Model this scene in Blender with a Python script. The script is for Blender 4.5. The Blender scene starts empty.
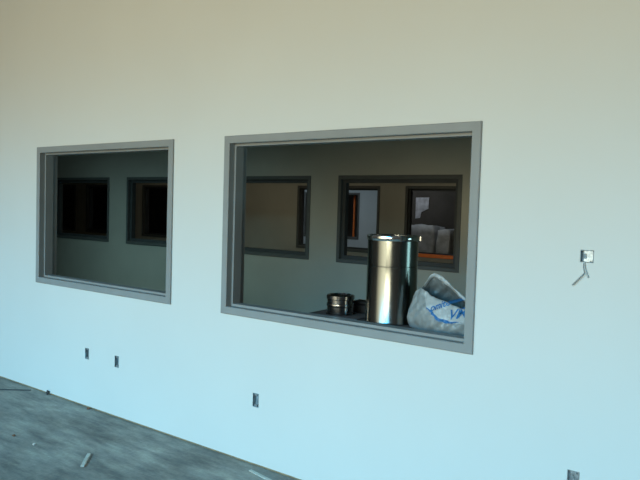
import bpy, bmesh, math, random
from mathutils import Vector, Matrix, noise
from mathutils.bvhtree import BVHTree
random.seed(7)
C = bpy.context.scene.collection
sc = bpy.context.scene

# ---------------------------------------------------------------- helpers
def lin(c):
    return tuple((v / 12.92 if v <= .04045 else ((v + .055) / 1.055) ** 2.4) for v in (x / 255 for x in c)) + (1,)

def material(name, col, rough=.6, metal=0, var=0, scale=8, bump=0, bscale=60, spec=.5, stretch=None, trans=0, sss=0):
    """Principled material with object-space noise variation and bump."""
    m = bpy.data.materials.new(name); m.use_nodes = True
    nt = m.node_tree; b = nt.nodes['Principled BSDF']
    col = col if len(col) == 4 else col + (1,)
    b.inputs['Base Color'].default_value = col
    b.inputs['Roughness'].default_value = rough
    b.inputs['Metallic'].default_value = metal
    b.inputs['Specular IOR Level'].default_value = spec
    b.inputs['Transmission Weight'].default_value = trans
    tc = nt.nodes.new('ShaderNodeTexCoord'); mp = nt.nodes.new('ShaderNodeMapping')
    nt.links.new(tc.outputs['Object'], mp.inputs['Vector'])
    if stretch: mp.inputs['Scale'].default_value = stretch
    if var:
        n = nt.nodes.new('ShaderNodeTexNoise'); n.inputs['Scale'].default_value = scale; n.inputs['Detail'].default_value = 5
        nt.links.new(mp.outputs['Vector'], n.inputs['Vector'])
        r = nt.nodes.new('ShaderNodeValToRGB')
        r.color_ramp.elements[0].position = .3; r.color_ramp.elements[1].position = .7
        r.color_ramp.elements[0].color = tuple(max(0, c * (1 - var)) for c in col[:3]) + (1,)
        r.color_ramp.elements[1].color = tuple(min(1, c * (1 + var)) for c in col[:3]) + (1,)
        nt.links.new(n.outputs['Fac'], r.inputs['Fac']); nt.links.new(r.outputs['Color'], b.inputs['Base Color'])
    if bump:
        n = nt.nodes.new('ShaderNodeTexNoise'); n.inputs['Scale'].default_value = bscale; n.inputs['Detail'].default_value = 3
        nt.links.new(mp.outputs['Vector'], n.inputs['Vector'])
        bp = nt.nodes.new('ShaderNodeBump'); bp.inputs['Strength'].default_value = bump; bp.inputs['Distance'].default_value = .004
        nt.links.new(n.outputs['Fac'], bp.inputs['Height']); nt.links.new(bp.outputs['Normal'], b.inputs['Normal'])
    return m

def obj(name, bm, mat, parent=None, smooth=False, loc=None, angle=None):
    me = bpy.data.meshes.new(name)
    bmesh.ops.recalc_face_normals(bm, faces=bm.faces[:])
    bm.to_mesh(me); bm.free()
    me.materials.append(mat)
    if smooth:
        me.polygons.foreach_set('use_smooth', [True] * len(me.polygons))
        if angle: me.set_sharp_from_angle(angle=math.radians(angle))
    o = bpy.data.objects.new(name, me); C.objects.link(o)
    if parent: o.parent = parent
    if loc: o.location = loc
    return o

def tag(o, label, cat, group=None):
    o['label'] = label; o['category'] = cat
    if group: o['group'] = group
    return o

def thing(name, label, cat, loc=(0, 0, 0), rotz=0, group=None):
    o = bpy.data.objects.new(name, None); C.objects.link(o)
    o.location = loc; o.rotation_euler = (0, 0, rotz); o.empty_display_size = .1
    return tag(o, label, cat, group)

def struct(o, label=None):
    o['kind'] = 'structure'
    if label: o['label'] = label
    return o

def box(bm, x0, x1, y0, y1, z0, z1):
    v = [bm.verts.new((x, y, z)) for x in (x0, x1) for y in (y0, y1) for z in (z0, z1)]
    for f in ((0, 1, 3, 2), (4, 6, 7, 5), (0, 4, 5, 1), (2, 3, 7, 6), (0, 2, 6, 4), (1, 5, 7, 3)):
        bm.faces.new([v[i] for i in f])
    return v

def bevbox(x0, x1, y0, y1, z0, z1, bev=.003, seg=2):
    bm = bmesh.new(); box(bm, x0, x1, y0, y1, z0, z1)
    if bev: bmesh.ops.bevel(bm, geom=bm.edges[:], offset=bev, segments=seg, affect='EDGES', profile=.5)
    return bm

def lathe(bm, prof, n=64, close=False):
    rings = []
    for r, z in prof:
        if r < 1e-5: rings.append([bm.verts.new((0, 0, z))])
        else: rings.append([bm.verts.new((r * math.cos(2 * math.pi * k / n), r * math.sin(2 * math.pi * k / n), z)) for k in range(n)])
    if close: rings.append(rings[0])
    for a, b in zip(rings, rings[1:]):
        for k in range(n):
            q = (k + 1) % n
            if len(a) == 1 and len(b) == 1: continue
            if len(a) == 1: bm.faces.new((a[0], b[q], b[k]))
            elif len(b) == 1: bm.faces.new((a[k], a[q], b[0]))
            else: bm.faces.new((a[k], a[q], b[q], b[k]))
    return bm

def tube(bm, pts, r, n=8):
    pts = [Vector(p) for p in pts]; rings = []
    for i, p in enumerate(pts):
        d = (pts[min(i + 1, len(pts) - 1)] - pts[max(i - 1, 0)]).normalized()
        a = d.orthogonal().normalized() if i == 0 else (prev - d * prev.dot(d)).normalized()
        prev = a; b = d.cross(a)
        rings.append([bm.verts.new(p + r * (math.cos(2 * math.pi * k / n) * a + math.sin(2 * math.pi * k / n) * b)) for k in range(n)])
    for a, b in zip(rings, rings[1:]):
        for k in range(n): bm.faces.new((a[k], a[(k + 1) % n], b[(k + 1) % n], b[k]))
    bm.faces.new(rings[0][::-1]); bm.faces.new(rings[-1])
    return bm

def interp(pts, t):
    if t <= pts[0][0]: return pts[0][1]
    for (a, p), (b, q) in zip(pts, pts[1:]):
        if t <= b:
            u = (t - a) / (b - a); u = u * u * (3 - 2 * u) * .5 + u * .5
            return p + (q - p) * u
    return pts[-1][1]

# ---------------------------------------------------------------- materials
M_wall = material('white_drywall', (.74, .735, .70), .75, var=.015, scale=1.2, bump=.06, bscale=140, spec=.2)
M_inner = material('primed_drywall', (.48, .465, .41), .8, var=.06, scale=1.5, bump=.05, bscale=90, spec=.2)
M_rear = material('pale_grey_drywall', (.50, .55, .58), .8, var=.05, scale=2, spec=.2)
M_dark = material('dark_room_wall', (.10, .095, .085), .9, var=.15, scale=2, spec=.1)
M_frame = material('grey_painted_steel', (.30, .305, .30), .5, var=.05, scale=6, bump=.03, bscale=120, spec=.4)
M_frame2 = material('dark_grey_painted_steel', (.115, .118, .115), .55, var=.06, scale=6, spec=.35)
M_stop = material('dark_band_stop', (.07, .075, .078), .6, var=.06, scale=6, spec=.3)  # darker than the frame, forms the dark band inside the inner openings
M_galv = material('galvanised_steel', (.25, .31, .34), .5, metal=.1, var=.35, scale=45, bump=.1, bscale=200)
M_galv_light = material('bright_galvanised_steel', (.42, .45, .47), .4, metal=.7, var=.3, scale=60)
M_wire = material('grey_wire', (.28, .28, .27), .5)
M_wire_light = material('white_wire', (.55, .56, .54), .5)
M_plate = material('raw_timber_plate', (.30, .21, .12), .9, var=.3, scale=14)
M_black = material('black_plastic', (.018, .018, .02), .5, var=.2, scale=20)
M_board = material('dark_red_brown_board', (.12, .085, .078), .6, var=.3, scale=9, bump=.1, bscale=50)
M_leg = material('weathered_timber', (.22, .16, .10), .8, var=.3, scale=12, stretch=(8, 8, 1))
M_pale = material('pale_wood_scrap', (.52, .50, .44), .8, var=.12, scale=40)
M_scrap = material('white_plaster_scrap', (.62, .60, .56), .9, var=.15, scale=60)
M_brown = material('brown_scrap', (.20, .09, .05), .9, var=.25, scale=60)
M_strip = material('dark_grey_strip', (.05, .055, .06), .7, var=.2, scale=30)
M_orange = material('bright_orange', (.85, .18, .03), .5, var=.1, scale=10)  # plain bright orange base colour
M_wrap = material('grey_wrapping', (.42, .43, .45), .6, var=.25, scale=9, bump=.5, bscale=14)
M_sheet = material('pale_grey_patch', (.55, .58, .62), .7, var=.3, scale=6)
M_blue = material('blue_print', (.03, .17, .42), .5, var=.2, scale=60)

def steel(name, base, rough):
    m = bpy.data.materials.new(name); m.use_nodes = True; nt = m.node_tree; b = nt.nodes['Principled BSDF']
    b.inputs['Metallic'].default_value = 1
    tc = nt.nodes.new('ShaderNodeTexCoord'); mp = nt.nodes.new('ShaderNodeMapping'); mp.inputs['Scale'].default_value = (60, 60, 1.2)
    n = nt.nodes.new('ShaderNodeTexNoise'); n.inputs['Scale'].default_value = 6; n.inputs['Detail'].default_value = 4
    nt.links.new(tc.outputs['Object'], mp.inputs['Vector']); nt.links.new(mp.outputs['Vector'], n.inputs['Vector'])
    mr = nt.nodes.new('ShaderNodeMapRange'); mr.inputs['To Min'].default_value = rough * .8; mr.inputs['To Max'].default_value = rough * 1.25
    nt.links.new(n.outputs['Fac'], mr.inputs['Value']); nt.links.new(mr.outputs['Result'], b.inputs['Roughness'])
    r = nt.nodes.new('ShaderNodeValToRGB')
    r.color_ramp.elements[0].color = tuple(c * .9 for c in base) + (1,); r.color_ramp.elements[1].color = tuple(c * 1.08 for c in base) + (1,)
    nt.links.new(n.outputs['Fac'], r.inputs['Fac']); nt.links.new(r.outputs['Color'], b.inputs['Base Color'])
    return m
M_steel = steel('brushed_stainless_steel', (.23, .235, .22), .2)
M_polish = steel('polished_stainless_steel', (.72, .72, .70), .12)
M_dsteel = steel('dark_polished_steel', (.30, .30, .31), .18)

def concrete():
    m = bpy.data.materials.new('dusty_concrete'); m.use_nodes = True; nt = m.node_tree; b = nt.nodes['Principled BSDF']
    b.inputs['Roughness'].default_value = .85; b.inputs['Specular IOR Level'].default_value = .25
    tc = nt.nodes.new('ShaderNodeTexCoord')
    def nz(scale, detail, st=(1, 1, 1), rot=0, rough=.6):
        mp = nt.nodes.new('ShaderNodeMapping'); mp.inputs['Scale'].default_value = st; mp.inputs['Rotation'].default_value = (0, 0, rot)
        n = nt.nodes.new('ShaderNodeTexNoise'); n.inputs['Scale'].default_value = scale; n.inputs['Detail'].default_value = detail; n.inputs['Roughness'].default_value = rough
        nt.links.new(tc.outputs['Object'], mp.inputs['Vector']); nt.links.new(mp.outputs['Vector'], n.inputs['Vector']); return n
    def ramp(n, p0, c0, p1, c1):
        r = nt.nodes.new('ShaderNodeValToRGB'); e = r.color_ramp.elements
        e[0].position, e[0].color, e[1].position, e[1].color = p0, c0 + (1,), p1, c1 + (1,)
        nt.links.new(n.outputs['Fac'], r.inputs['Fac']); return r
    a = ramp(nz(1.7, 6, (1, 1.8, 1), .4), .32, (.20, .185, .165), .68, (.44, .41, .36))
    s = ramp(nz(5, 5, (.7, 3.2, 1), .55), .3, (.64, .65, .69), .7, (1.24, 1.22, 1.17))
    f = ramp(nz(42, 4, rough=.75), .3, (.84, .84, .84), .72, (1.12, 1.12, 1.12))
    out = a.outputs['Color']
    for k in (s, f):
        mx = nt.nodes.new('ShaderNodeMix'); mx.data_type = 'RGBA'; mx.blend_type = 'MULTIPLY'; mx.inputs['Factor'].default_value = 1
        nt.links.new(out, mx.inputs['A']); nt.links.new(k.outputs['Color'], mx.inputs['B']); out = mx.outputs['Result']
    nt.links.new(out, b.inputs['Base Color'])
    bp = nt.nodes.new('ShaderNodeBump'); bp.inputs['Strength'].default_value = .25; bp.inputs['Distance'].default_value = .01
    nt.links.new(nz(18, 6).outputs['Fac'], bp.inputs['Height']); nt.links.new(bp.outputs['Normal'], b.inputs['Normal'])
    return m
M_floor = concrete()

def film(name, col, alpha):
    m = bpy.data.materials.new(name); m.use_nodes = True; nt = m.node_tree; b = nt.nodes['Principled BSDF']
    b.inputs['Base Color'].default_value = col + (1,); b.inputs['Roughness'].default_value = .32; b.inputs['Specular IOR Level'].default_value = .55
    t = nt.nodes.new('ShaderNodeBsdfTranslucent'); t.inputs['Color'].default_value = col + (1,)
    mx = nt.nodes.new('ShaderNodeMixShader'); mx.inputs['Fac'].default_value = alpha
    o = nt.nodes['Material Output']
    nt.links.new(b.outputs[0], mx.inputs[1]); nt.links.new(t.outputs[0], mx.inputs[2]); nt.links.new(mx.outputs[0], o.inputs['Surface'])
    tc = nt.nodes.new('ShaderNodeTexCoord'); n = nt.nodes.new('ShaderNodeTexNoise'); n.inputs['Scale'].default_value = 22; n.inputs['Detail'].default_value = 4; n.inputs['Distortion'].default_value = 1.5
    nt.links.new(tc.outputs['Object'], n.inputs['Vector'])
    bp = nt.nodes.new('ShaderNodeBump'); bp.inputs['Strength'].default_value = .55; bp.inputs['Distance'].default_value = .012
    nt.links.new(n.outputs['Fac'], bp.inputs['Height']); nt.links.new(bp.outputs['Normal'], b.inputs['Normal'])
    return m
M_bag = film('white_plastic_film', (.36, .38, .38), .12)
M_bagshade = film('white_plastic_film_shaded', (.16, .175, .175), .05)  # darker copy of the film, shade inside the bag put into the colour
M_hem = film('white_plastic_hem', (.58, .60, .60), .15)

# ---------------------------------------------------------------- room shell
def wall(name, mat, x0, x1, z0, z1, y0, y1, holes, label):
    """One wall slab with rectangular openings: grid of cells, reveal faces made by extrusion."""
    xs = sorted({x0, x1, *[h[0] for h in holes], *[h[1] for h in holes]})
    zs = sorted({z0, z1, *[h[2] for h in holes], *[h[3] for h in holes]})
    bm = bmesh.new(); vf, vb = {}, {}
    def gv(d, i, k, y):
        if (i, k) not in d: d[i, k] = bm.verts.new((xs[i], y, zs[k]))
        return d[i, k]
    def solid(i, k):
        if not (0 <= i < len(xs) - 1 and 0 <= k < len(zs) - 1): return False
        cx, cz = (xs[i] + xs[i + 1]) / 2, (zs[k] + zs[k + 1]) / 2
        return not any(h[0] < cx < h[1] and h[2] < cz < h[3] for h in holes)
    for i in range(len(xs) - 1):
        for k in range(len(zs) - 1):
            if not solid(i, k): continue
            c = [(i, k), (i + 1, k), (i + 1, k + 1), (i, k + 1)]
            bm.faces.new([gv(vf, *p, y0) for p in c]); bm.faces.new([gv(vb, *p, y1) for p in c][::-1])
            for (di, dk), (p, q) in (((0, -1), (c[0], c[1])), ((1, 0), (c[1], c[2])), ((0, 1), (c[2], c[3])), ((-1, 0), (c[3], c[0]))):
                if not solid(i + di, k + dk):
                    bm.faces.new((gv(vf, *q, y0), gv(vf, *p, y0), gv(vb, *p, y1), gv(vb, *q, y1)))
    return struct(obj(name, bm, mat), label)

T = .145
def frame_loops(bm, x0, x1, z0, z1, prof, close=True):
    rings = []
    for d, y in prof:
        rings.append([bm.verts.new(p) for p in ((x0 + d, y, z0 + d), (x1 - d, y, z0 + d), (x1 - d, y, z1 - d), (x0 + d, y, z1 - d))])
    if close: rings.append(rings[0])
    for a, b in zip(rings, rings[1:]):
        for k in range(4): bm.faces.new((a[k], a[(k + 1) % 4], b[(k + 1) % 4], b[k]))

win_no = [0]
def window(x0, x1, z0, z1, y0, y1, mat, label, stop=.066, smat=None):
    win_no[0] += 1
    o = bpy.data.objects.new('window_%d' % win_no[0], None); C.objects.link(o); struct(o, label)
    o.location = ((x0 + x1) / 2, y0, z0)
    inv = Matrix.Translation(-o.location)
    e = .012
    bm = bmesh.new(); frame_loops(bm, x0, x1, z0, z1, [(0, y0 - .0005), (0, y0 - e), (.004, y0 - e - .003), (.046, y0 - e - .003), (.05, y0 - e), (.05, y1 + e), (.046, y1 + e + .003), (0, y1 + e), (0, y1 + .0005), (.024, y1 + .0005), (.024, y0 - .0005)])
    bm.transform(inv); f = obj('window_frame', bm, mat, o)
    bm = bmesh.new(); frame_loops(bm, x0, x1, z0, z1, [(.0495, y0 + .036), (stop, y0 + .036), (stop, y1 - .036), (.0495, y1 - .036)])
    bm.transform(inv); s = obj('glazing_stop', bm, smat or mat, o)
    return o

ZS, ZH = .974, 2.17
def hole(w, z0=ZS, z1=ZH, d=.022): return (w[0] + d, w[1] - d, z0 + d, z1 - d)

FW = [(-5.49, -3.689), (-3.171, -1.349)]                       # windows of the front wall
BW, BH = .053, .092
# centre x, centre z, width, height of every wall box in the front wall
BOXES = [(-4.719, .449, BW, BH), (-4.321, .447, BW, BH), (-2.842, .435, BW, BH), (-.825, .456, .056, BH), (-.812, 1.518, .060, .058)]
bh = [(x - w / 2, x + w / 2, z - h / 2, z + h / 2) for x, z, w, h in BOXES]
wall('wall_front', M_wall, -16.2, 6, .014, 4.6, 0, T, [hole(w) for w in FW] + bh, 'white drywall wall with two grey framed openings')
bm = bmesh.new(); box(bm, -16.2, 6, .008, T - .008, 0, .0145); struct(obj('trim_1', bm, M_plate), 'dark timber plate showing under the white drywall')

Y1, Y2, Y3, Y4 = 4.23, 6.9, 11.2, 14.2
MW = [(-12.2, -10.38), (-9.86, -8.04), (-7.51, -5.687), (-5.206, -3.376)]
mb = (-7.155, .757, .05, .09)                                    # wall box of the middle wall
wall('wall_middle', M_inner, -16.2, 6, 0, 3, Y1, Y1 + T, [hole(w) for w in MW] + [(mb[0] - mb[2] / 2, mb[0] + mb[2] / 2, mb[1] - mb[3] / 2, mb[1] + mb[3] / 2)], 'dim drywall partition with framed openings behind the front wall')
KW = [(-17.4, -15.58), (-15.1, -13.28), (-12.82, -11.0), (-8.06, -6.17), (-5.65, -3.83)]
K0, K1 = .93, 2.15
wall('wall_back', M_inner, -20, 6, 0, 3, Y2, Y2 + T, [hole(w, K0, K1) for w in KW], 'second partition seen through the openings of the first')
RW = [(-11.24, -9.42)]
wall('wall_rear', M_rear, -14, -8.45, 0, 3, Y3, Y3 + T, [hole(w, .93, 2.16) for w in RW], 'blue grey wall in the farthest lit room')
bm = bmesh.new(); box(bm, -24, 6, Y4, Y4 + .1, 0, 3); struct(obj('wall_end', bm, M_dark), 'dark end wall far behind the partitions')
bm = bmesh.new(); box(bm, -24.1, 6.1, -11, Y4 + .1, -.12, 0); struct(obj('floor', bm, M_floor), 'dusty grey concrete floor')
bm = bmesh.new(); box(bm, -24, 6, T, Y4 + .1, 3, 3.1); struct(obj('ceiling', bm, M_inner), 'ceiling over the inner rooms')
bm = bmesh.new(); box(bm, -16.3, -16.2, T, Y2, 0, 3); struct(obj('wall_left', bm, M_inner))
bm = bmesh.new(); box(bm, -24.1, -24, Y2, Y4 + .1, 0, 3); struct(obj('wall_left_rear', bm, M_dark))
bm = bmesh.new(); box(bm, 6, 6.1, T, Y4 + .1, 0, 3); struct(obj('wall_right', bm, M_inner))

window(*FW[0], ZS, ZH, 0, T, M_frame, 'smaller looking grey steel window frame in the white wall, dark room behind')
window(*FW[1], ZS, ZH, 0, T, M_frame, 'grey steel window frame in the white wall with steel cylinder and bag behind')
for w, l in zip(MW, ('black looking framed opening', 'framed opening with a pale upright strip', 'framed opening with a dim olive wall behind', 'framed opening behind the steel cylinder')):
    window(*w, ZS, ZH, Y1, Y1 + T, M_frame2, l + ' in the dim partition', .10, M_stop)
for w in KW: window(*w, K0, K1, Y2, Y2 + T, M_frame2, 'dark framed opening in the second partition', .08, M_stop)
for w in RW: window(*w, .93, 2.16, Y3, Y3 + T, M_frame2, 'dark framed opening in the farthest lit wall')

# ---------------------------------------------------------------- wall boxes
def wall_box(name, label, x, z, w, h, y, group=None, mat=M_galv, depth=.03):
    t = thing(name, label, 'electrical box', (x, y, z), 0, group)
    a, b, k = w / 2 - .001, h / 2 - .001, .0022
    bm = bmesh.new()
    rings = []
    for (p, q, yy) in ((a, b, depth), (a, b, -.001), (a - k, b - k, -.001), (a - k, b - k, depth - k)):
        rings.append([bm.verts.new(c) for c in ((-p, yy, -q), (p, yy, -q), (p, yy, q), (-p, yy, q))])
    for r, s in zip(rings, rings[1:]):
        for i in range(4): bm.faces.new((r[i], r[(i + 1) % 4], s[(i + 1) % 4], s[i]))
    bm.faces.new(rings[0][::-1]); bm.faces.new(rings[-1])
    obj('box_shell', bm, mat, t)
    for s in (-1, 1):                                            # screw ears at the top and the bottom of the mouth
        bm = bmesh.new(); box(bm, -a * .45, a * .45, .003, .006, s * (b - k) - .5 * (s + 1) * .014, s * (b - k) - .5 * (s - 1) * .014)
        obj('screw_ear', bm, M_galv_light, t)
    return t
wall_box('outlet_box', 'leftmost metal outlet box low in the white wall, below the smaller window', *BOXES[0][:2], BW, BH, 0)
wall_box('outlet_box', 'metal outlet box low in wall below smaller window, right one of that pair', *BOXES[1][:2], BW, BH, 0)
wall_box('outlet_box', 'metal outlet box alone low in the wall under the big window', *BOXES[2][:2], BW, BH, 0)
b4 = wall_box('outlet_box', 'metal outlet box at the bottom edge below the wired box', *BOXES[3][:2], .056, BH, 0, mat=M_galv_light)
bm = bmesh.new(); tube(bm, [(-.012, .025, .03), (-.010, .02, .022), (.004, .006, .005), (.01, .004, -.02), (.004, .012, -.04)], .003)
obj('wire', bm, M_wire, b4)
b5 = wall_box('switch_box', 'small square metal box high on wall with loose wires hanging', *BOXES[4], 0, mat=M_galv)
bm = bmesh.new(); box(bm, -.002, .0275, .004, .0065, -.024, .026)
bmesh.ops.bevel(bm, geom=bm.edges[:], offset=.001, segments=1, affect='EDGES'); obj('cover_tab', bm, M_galv_light, b5)
bm = bmesh.new(); tube(bm, [(-.010, .025, -.005), (-.010, .02, -.018), (-.008, -.006, -.031), (-.006, -.012, -.045), (-.002, -.014, -.062), (.004, -.014, -.075), (.009, -.010, -.088), (.012, -.006, -.098)], .0034)
obj('wire', bm, M_wire_light, b5)
bm = bmesh.new(); tube(bm, [(-.011, .025, -.008), (-.011, .02, -.019), (-.009, -.007, -.032), (-.008, -.016, -.05), (-.004, -.018, -.068), (-.002, -.018, -.077), (-.014, -.019, -.092), (-.034, -.018, -.114), (-.055, -.016, -.138)], .003)
obj('wire', bm, M_wire, b5)
wall_box('outlet_box', 'tiny dark outlet box in the dim partition behind the big window', *mb, Y1)

# ---------------------------------------------------------------- work table behind the big window
TZ = 1.0
tb = thing('work_table', 'dark red brown work table top just behind the big window', 'table', (-2.0, .47, 0))
bm = bevbox(-.66, .95, -.27, .25, TZ - .03, TZ, .004); obj('tabletop', bm, M_board, tb)
for x in (-.55, .85):
    for y in (-.2, .2):
        bm = bevbox(x - .03, x + .03, y - .03, y + .03, 0, TZ - .03, .004); obj('leg', bm, M_leg, tb)
for x in (-.55, .85):
    bm = bevbox(x - .02, x + .02, -.17, .17, .3, .36, .003); obj('stretcher', bm, M_leg, tb)

# steel cylinder
CX, CY = -2.103, .44
R0 = .160; H = .550
cy = thing('steel_cylinder', 'tall brushed stainless steel cylinder with bright rim on the work table', 'metal cylinder', (CX, CY, TZ))
bm = bmesh.new(); lathe(bm, [(R0 - .004, 0), (R0 + .002, 0), (R0 + .003, .006), (R0, .012), (R0, .354), (R0 - .0015, .356), (R0 - .0015, .359), (R0, .361), (R0, H - .03), (R0 - .004, H - .03), (R0 - .004, 0)], 96)
obj('body', bm, M_steel, cy, True, angle=35)
bm = bmesh.new(); lathe(bm, [(R0 - .006, H - .034), (R0 + .004, H - .034), (R0 + .007, H - .028), (R0 + .007, H - .006), (R0 + .004, H), (R0 - .004, H), (R0 - .008, H - .004), (R0 - .008, H - .034)], 96)
obj('rim', bm, M_polish, cy, True, angle=35)
bm = bmesh.new(); lathe(bm, [(R0 - .012, H - .03), (R0 - .012, .02), (0, .02)], 64); obj('inner_sleeve', bm, M_dsteel, cy, True, angle=35)
# added bright block shaped as the hooked highlight at the rim's side
bm = bevbox(-.008, .008, -.006, .006, -.022, .012, .002)
bm.transform(Matrix.Translation((math.cos(math.radians(25)) * (R0 + .009), math.sin(math.radians(25)) * (R0 + .009), H - .012)) @ Matrix.Rotation(math.radians(25), 4, 'Z'))
obj('rim_glint', bm, M_polish, cy)

# short collar
k = thing('steel_collar', 'short dark steel pipe collar with shiny bands, left of the cylinder', 'pipe fitting', (-2.468, .40, TZ + .008))
bm = bmesh.new(); r = .087
lathe(bm, [(r - .004, .003), (r, .003), (r, .05), (r + .004, .053), (r + .005, .062), (r + .004, .069), (r, .072), (r, .100), (r - .004, .100)], 64, True)
obj('body', bm, M_dsteel, k, True, angle=35)
bm = bmesh.new(); lathe(bm, [(0, .096), (r - .006, .096), (r + .001, .098), (r + .006, .102), (r + .006, .124), (r + .001, .128), (r - .01, .129), (r - .016, .12), (0, .118)], 64)
obj('cap', bm, M_dsteel, k, True, angle=35)
bm = bmesh.new(); lathe(bm, [(r - .006, 0), (r + .009, 0), (r + .010, .004), (r + .002, .009), (r - .006, .009)], 64, True)
obj('flange', bm, M_dsteel, k, True, angle=35)
# thin plate under the collar
bm = bevbox(-.17, .20, -.12, .10, 0, .008, .002)
o = obj('base_plate', bm, M_board, loc=(-2.47, .40, TZ), ); o.rotation_euler.z = .06
tag(o, 'thin dark flat plate lying under the short steel collar', 'plate')
bx = thing('tool_case', 'low black case between the short collar and the tall cylinder', 'case', (-2.40, .62, TZ), .1)
obj('case_body', bevbox(-.085, .085, -.05, .05, 0, .055, .006), M_black, bx)
obj('case_lid', bevbox(-.087, .087, -.052, .052, .057, .078, .006), M_black, bx)

# ---------------------------------------------------------------- plastic bag with blue print
bag = thing('plastic_bag', 'crumpled white plastic bag with blue lettering, mouth open, beside steel cylinder', 'bag', (-1.70, .36, TZ))
# s runs from the left end to the right end of the flattened bag; heights over the table of front and back edge
ZF = [(0, .10), (.04, .19), (.09, .228), (.168, .25), (.267, .236), (.356, .212), (.525, .192), (.644, .172), (.78, .157), (1, .10)]
ZB = [(0, .10), (.04, .19), (.08, .23), (.13, .25), (.165, .28), (.195, .318), (.235, .328), (.3, .314), (.36, .296), (.49, .248), (.64, .192), (.85, .155), (1, .10)]
WID = [(0, .0), (.08, .012), (.14, .02), (.21, .055), (.4, .088), (.7, .085), (.9, .05), (1, 0)]
XL, XR = -.215, .29
def bag_point(side, s, u, off=0):
    """side -1 front, 1 back; s along, u 0 at the table to 1 at the edge."""
    x = XL + (XR - XL) * s
    zt = interp(ZF if side < 0 else ZB, s); w = interp(WID, s)
    yb = .115 * math.sin(math.pi * min(max(s, 0.0), 1)) ** .6        # base half depth
    bul = .05 * math.sin(math.pi * u ** .8) * math.sin(math.pi * s) ** .5
    y = side * (yb * (1 - u) ** 1.0 + w * u + bul)
    if u > .9: y += side * (u - .9) * .06
    z = zt * u
    # lump on the left stays fat, the lower right sags
    xx = x + (.03 * (1 - u) * (1 - 1.2 * s)) * math.sin(math.pi * s) - .02 * math.sin(math.pi * u) * (1 - s)
    p = Vector((xx, y, z))
    n = noise.noise(Vector((xx * 16, side * 3 + y * 6, z * 11))) * .013 + noise.noise(Vector((xx * 40 + z * 24, side * 5, z * 18 - xx * 25))) * .006
    fold = .006 * math.sin((xx * 1.1 - z * 1.2) * 75 + 2 * noise.noise(Vector((xx * 9, z * 9, 1)))) * math.sin(math.pi * u)
    amp = math.sin(math.pi * min(max(s, .02), .98)) ** .4 * min(1, u * 4 + .1)
    p.y += side * ((n * 1.2 + fold) * amp + off); p.z += n * .5 * amp
    p.z = max(p.z, .001)
    return p
NS, NU = 72, 34
bm = bmesh.new(); grid = {}
for side in (-1, 1):
    for i in range(NS + 1):
        for j in range(NU + 1): grid[side, i, j] = bm.verts.new(bag_point(side, i / NS, j / NU))
for side in (-1, 1):
    for i in range(NS):
        for j in range(NU):
            f = [grid[side, i, j], grid[side, i + 1, j], grid[side, i + 1, j + 1], grid[side, i, j + 1]]
            fc = bm.faces.new(f if side < 0 else f[::-1]); fc.material_index = int(side > 0)
for i in range(NS): bm.faces.new((grid[-1, i, 0], grid[1, i, 0], grid[1, i + 1, 0], grid[-1, i + 1, 0]))
bmesh.ops.remove_doubles(bm, verts=bm.verts[:], dist=.0012)
tree = BVHTree.FromBMesh(bm)
bb = obj('bag_body', bm, M_bag, bag, True); bb.data.materials.append(M_bagshade)
def hem(side, s0, s1, drops, off, name):
    bm = bmesh.new(); n, m = 46, 6; g = {}
    for i in range(n + 1):
        s = s0 + (s1 - s0) * i / n; d = interp(drops, s)
        zt = max(interp(ZF if side < 0 else ZB, s), .01)
        for sh in (0, 1):
            for j in range(m + 1):
                u = 1.015 - (d / zt) * j / m
                p = bag_point(side, s, u, off + (.007 if sh == 0 else 0) * math.sin(math.pi * (.2 + .8 * j / m)) if side < 0 else (-off - (.009 if sh == 0 else -.002) * math.sin(math.pi * (.2 + .75 * j / m))))
                g[sh, i, j] = bm.verts.new(p)
    for i in range(n):
        for j in range(m):
            for sh in (0, 1): bm.faces.new((g[sh, i, j], g[sh, i + 1, j], g[sh, i + 1, j + 1], g[sh, i, j + 1]))
        for j in (0, m): bm.faces.new((g[0, i, j], g[0, i + 1, j], g[1, i + 1, j], g[1, i, j]))
    t = BVHTree.FromBMesh(bm)
    return obj(name, bm, M_hem, bag, True), t
back_hem, _ = hem(1, .15, .98, [(.15, .026), (1, .034)], .003, 'rim_band')
front_cuff, ctree = hem(-1, .26, .97, [(.26, .03), (.376, .078), (.53, .112), (.655, .098), (.79, .078), (1, .05)], .005, 'folded_cuff')

def decal(text, x, z, size, rot, width, name, label, skew=0):
    cu = bpy.data.curves.new(name, 'FONT'); cu.body = text; cu.size = size; cu.align_x = 'LEFT'; cu.shear = skew; cu.offset = .0012
    cu.resolution_u = 4
    tmp = bpy.data.objects.new(name, cu); C.objects.link(tmp)
    bpy.context.view_layer.update()
    me = bpy.data.meshes.new_from_object(tmp.evaluated_get(bpy.context.evaluated_depsgraph_get()))
    bpy.data.objects.remove(tmp)
    bm = bmesh.new(); bm.from_mesh(me)
    bmesh.ops.triangulate(bm, faces=bm.faces[:])
    bmesh.ops.subdivide_edges(bm, edges=[e for e in bm.edges if e.calc_length() > .006], cuts=2)
    bmesh.ops.triangulate(bm, faces=bm.faces[:])
    ca, sa = math.cos(rot), math.sin(rot)
    press(bm, lambda p: (x + ca * p.x * width - sa * p.y, z + sa * p.x * width + ca * p.y))
    o = obj(name, bm, M_blue, front_cuff); o['label'] = label
def press(bm, f):
    for v in bm.verts:
        px, pz = f(v.co)
        hits = [h for h in (t.ray_cast(Vector((px, -.6, pz)), Vector((0, 1, 0))) for t in (ctree, tree)) if h[0] is not None]
        y = min(h[0].y for h in hits) if hits else -.12
        v.co = Vector((px, y - .0025, pz))
decal('omite', -.014, .130, .052, .42, .95, 'lettering', 'blue lettering', .3)
decal('VM', .100, .098, .074, .22, .95, 'lettering', 'larger blue lettering', .3)
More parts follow.
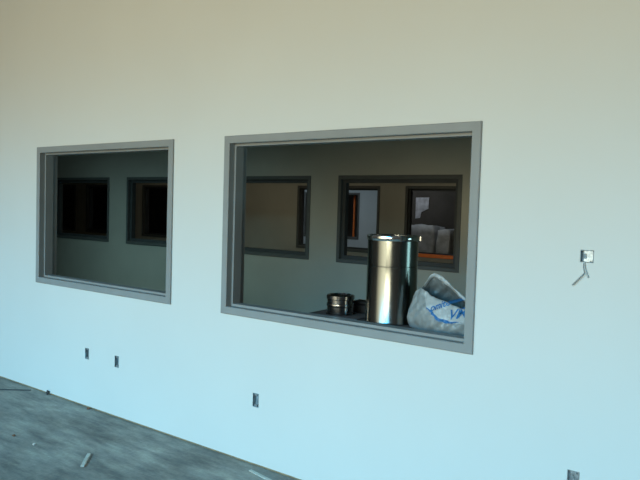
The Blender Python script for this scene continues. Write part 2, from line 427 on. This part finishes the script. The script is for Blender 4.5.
def swoosh():
    bm = bmesh.new(); n = 40; a = []
    for i in range(n + 1):
        t = i / n; x = -.040 + .20 * t; z = interp([(0, .148), (.12, .132), (.46, .090), (.78, .083), (1, .090)], t); w = .009 * math.sin(math.pi * min(1, .12 + t * .9)) + .002
        a.append([bm.verts.new((x, 0, z + w * q)) for q in (-1, -.33, .33, 1)])
    for p, q in zip(a, a[1:]):
        for j in range(3): bm.faces.new((p[j], q[j], q[j + 1], p[j + 1]))
    press(bm, lambda p: (p.x, p.z)); o = obj('printed_stripe', bm, M_blue, front_cuff); o['label'] = 'curved blue stripe'
swoosh()

# ---------------------------------------------------------------- scraps on the floor
def stick(name, label, cat, a, b, w, h, mat):
    a, b = Vector(a), Vector(b); L = (b - a).length
    bm = bevbox(-L / 2, L / 2, -w / 2, w / 2, 0, h, min(w, h) * .15, 1)
    for v in bm.verts: v.co.z += 0; v.co.y += .06 * w * math.sin(v.co.x * 40)
    c = (a + b) / 2
    o = obj(name, bm, mat, loc=(c.x, c.y, 0)); o.rotation_euler.z = math.atan2((b - a).y, (b - a).x)
    return tag(o, label, cat)
stick('wood_offcut', 'short pale offcut stick lying alone on the concrete floor', 'scrap', (-3.648, -.740), (-3.80, -.592), .024, .012, M_pale)
stick('wood_offcut', 'pale flat strip lying close along the foot of the white wall', 'scrap', (-2.80, -.085), (-2.55, -.125), .022, .008, M_pale)
stick('metal_strip', 'thin dark strip on the floor by the far foot of the wall', 'scrap', (-5.83, -.30), (-5.50, -.045), .02, .006, M_strip)
def lump(name, label, x, y, r, mat, sq=(1, 1, .6), rz=0):
    bm = bmesh.new(); bmesh.ops.create_icosphere(bm, subdivisions=2, radius=r)
    for v in bm.verts:
        v.co *= 1 + .5 * noise.noise(v.co * (1.5 / r) + Vector((x, y, 0)))
        v.co = Vector((v.co.x * sq[0], v.co.y * sq[1], v.co.z * sq[2]))
    m = min(v.co.z for v in bm.verts)
    for v in bm.verts: v.co.z -= m
    o = obj(name, bm, mat, loc=(x, y, 0)); o.rotation_euler.z = rz
    return tag(o, label, 'scrap')
lump('plaster_chip', 'small white plaster chip on the bare concrete floor', -4.234, -.734, .012, M_scrap)
lump('wood_chip', 'small reddish brown chip on the concrete, farthest from wall', -4.50, -.735, .013, M_brown)
lump('wood_chip', 'brown chip lying against the foot of the white wall', -4.66, -.022, .012, M_brown, (1.6, .8, .8))
lump('plaster_lump', 'small upright grey lump at the far foot of the wall', -5.27, -.018, .017, M_strip, (.7, .7, 1.3))

# ---------------------------------------------------------------- things in the farther rooms
b = thing('orange_rail', 'bright orange horizontal rail seen through the opening behind cylinder', 'rail', (-4.3, 5.9, 0))
obj('beam', bevbox(-1.05, .75, -.02, .02, 1.005, 1.06, .004), M_orange, b)
for x in (-.95, .65): obj('post', bevbox(x - .025, x + .025, -.018, .018, 0, 1.005, .003), M_strip, b)
b = thing('orange_strip', 'thin upright orange strip inside the farthest opening', 'post', (-9.845, 11.6, 0))  # upright bar in the same orange as the rail
obj('shaft', bevbox(-.022, .022, -.02, .02, .02, 2.3, .004), M_orange, b); obj('foot', bevbox(-.08, .08, -.06, .06, 0, .02, .004), M_strip, b)
def bundle(x, y, w, d, h, label):
    bm = bmesh.new(); box(bm, -w / 2, w / 2, -d / 2, d / 2, 0, h)
    bmesh.ops.subdivide_edges(bm, edges=bm.edges[:], cuts=10, use_grid_fill=True)
    for v in bm.verts:
        q = noise.noise_vector(v.co * 5 + Vector((x, y, 0))) * .035
        v.co += Vector((q.x, q.y, q.z * (v.co.z / h)))
    o = obj('wrapped_bundle', bm, M_wrap, loc=(x, y, 0), smooth=True); return tag(o, label, 'bundle')
bundle(-6.07, 8.5, .62, .5, 1.44, 'grey wrapped bundle behind the orange rail, the taller one')
bundle(-5.56, 8.5, .26, .5, 1.38, 'grey wrapped bundle behind the orange rail, the lower one')
bm = bmesh.new(); pts = [(0, 0), (.15, .02), (.20, .20), (.42, .30), (.43, .63), (.0, .62)]
fr = [bm.verts.new((x, 0, z)) for x, z in pts]; bk = [bm.verts.new((x, .02, z)) for x, z in pts]
bm.faces.new(fr); bm.faces.new(bk[::-1])
for i in range(6): bm.faces.new((fr[i], bk[i], bk[(i + 1) % 6], fr[(i + 1) % 6]))
o = obj('pale_patch', bm, M_sheet, loc=(-9.38, 14.18, 1.51)); tag(o, 'pale irregular board on the dark end wall above the bundles', 'patch')  # pale irregular slab set against the end wall

# ---------------------------------------------------------------- camera
f, cz, yaw, pitch, roll = 654.54, 1.699, .639, -.047, .030
fw = Vector((-math.sin(yaw) * math.cos(pitch), math.cos(yaw) * math.cos(pitch), math.sin(pitch)))
r0 = Vector((math.cos(yaw), math.sin(yaw), 0)); u0 = r0.cross(fw)
rt = math.cos(roll) * r0 + math.sin(roll) * u0; up = -math.sin(roll) * r0 + math.cos(roll) * u0
cam = bpy.data.cameras.new('camera'); co = bpy.data.objects.new('camera', cam); C.objects.link(co)
cam.sensor_width = 36; cam.lens = f / 640 * 36; cam.clip_start = .05
co.matrix_world = Matrix(((rt.x, up.x, -fw.x, 0), (rt.y, up.y, -fw.y, -3.17), (rt.z, up.z, -fw.z, cz), (0, 0, 0, 1)))
sc.camera = co

# ---------------------------------------------------------------- light
def area(name, loc, target, sx, sy, col, power, spread=180):
    l = bpy.data.lights.new(name, 'AREA'); l.shape = 'RECTANGLE'; l.size = sx; l.size_y = sy
    l.color = col; l.energy = power; l.spread = math.radians(spread)
    o = bpy.data.objects.new(name, l); C.objects.link(o); o.location = loc
    o.rotation_euler = (Vector(target) - Vector(loc)).to_track_quat('-Z', 'Y').to_euler()
    return o
# daylight through the glazed front behind the camera: blue sky from above, warm ground from below
area('sky_light', (-2.6, -7, 3.3), (-2.6, 0, -1.0), 11, 1.5, (.07, .59, 1.0), 150, 56)
area('ground_bounce', (-5.1, -7, 2.4), (-5.1, 0, 2.0), 6.0, 4.4, (1.0, .93, .64), 66, 84)
area('ground_bounce', (-.45, -7, 1.9), (-.45, 0, 2.0), 2.8, 1.4, (1.0, .93, .64), 43, 84)
area('ground_bounce', (5.6, -7, 1.9), (5.6, 0, 2.0), 2.4, 1.6, (1.0, .93, .64), 18, 84)
# added fill lamps for the rooms behind the wall; rear one stands for daylight
area('inner_room_fill', (-9.0, 2.2, 2.95), (-9.0, 2.3, 0), 4.0, 1.5, (.62, .95, 1.0), 8, 180)
area('inner_low_fill', (-8.4, .5, 2.9), (-8.4, 4.2, .35), 5.0, .4, (.50, .95, 1.0), 10, 62)
area('inner_side_fill', (4.5, 2.3, 1.0), (-6, 2.9, .6), 1.6, 1.4, (.50, .95, 1.0), 14, 120)
area('second_room_fill', (-8.0, 5.2, 2.95), (-8.0, 6.6, 1.0), 8, .6, (1.0, .92, .66), 11, 160)
area('third_room_fill', (-6.0, 7.9, 2.95), (-6.0, 8.3, 0), 1.5, .5, (.85, .95, 1.0), 5, 150)
area('rear_room_light', (-10.5, 9.2, 2.9), (-10.3, 11.2, 1.2), 4.5, .8, (.75, .92, 1.0), 15, 120)
area('end_room_fill', (-9.2, 12.6, 2.9), (-9.1, 14.2, 1.7), 1.0, .5, (.9, .95, 1.0), 8, 150)
w = bpy.data.worlds.new('world'); sc.world = w; w.use_nodes = True
nt = w.node_tree; bg = nt.nodes['Background']
tc = nt.nodes.new('ShaderNodeTexCoord'); sp = nt.nodes.new('ShaderNodeSeparateXYZ'); rp = nt.nodes.new('ShaderNodeValToRGB')
nt.links.new(tc.outputs['Generated'], sp.inputs[0]); nt.links.new(sp.outputs['Z'], rp.inputs['Fac']); nt.links.new(rp.outputs['Color'], bg.inputs['Color'])
rp.color_ramp.elements[0].position = 0; rp.color_ramp.elements[0].color = (.35, .33, .28, 1)
rp.color_ramp.elements[1].position = .5; rp.color_ramp.elements[1].color = (.45, .5, .52, 1)
bg.inputs['Strength'].default_value = .2

vs = sc.view_settings; vs.view_transform = 'Standard'; vs.look = 'None'; vs.exposure = 0; vs.gamma = 1
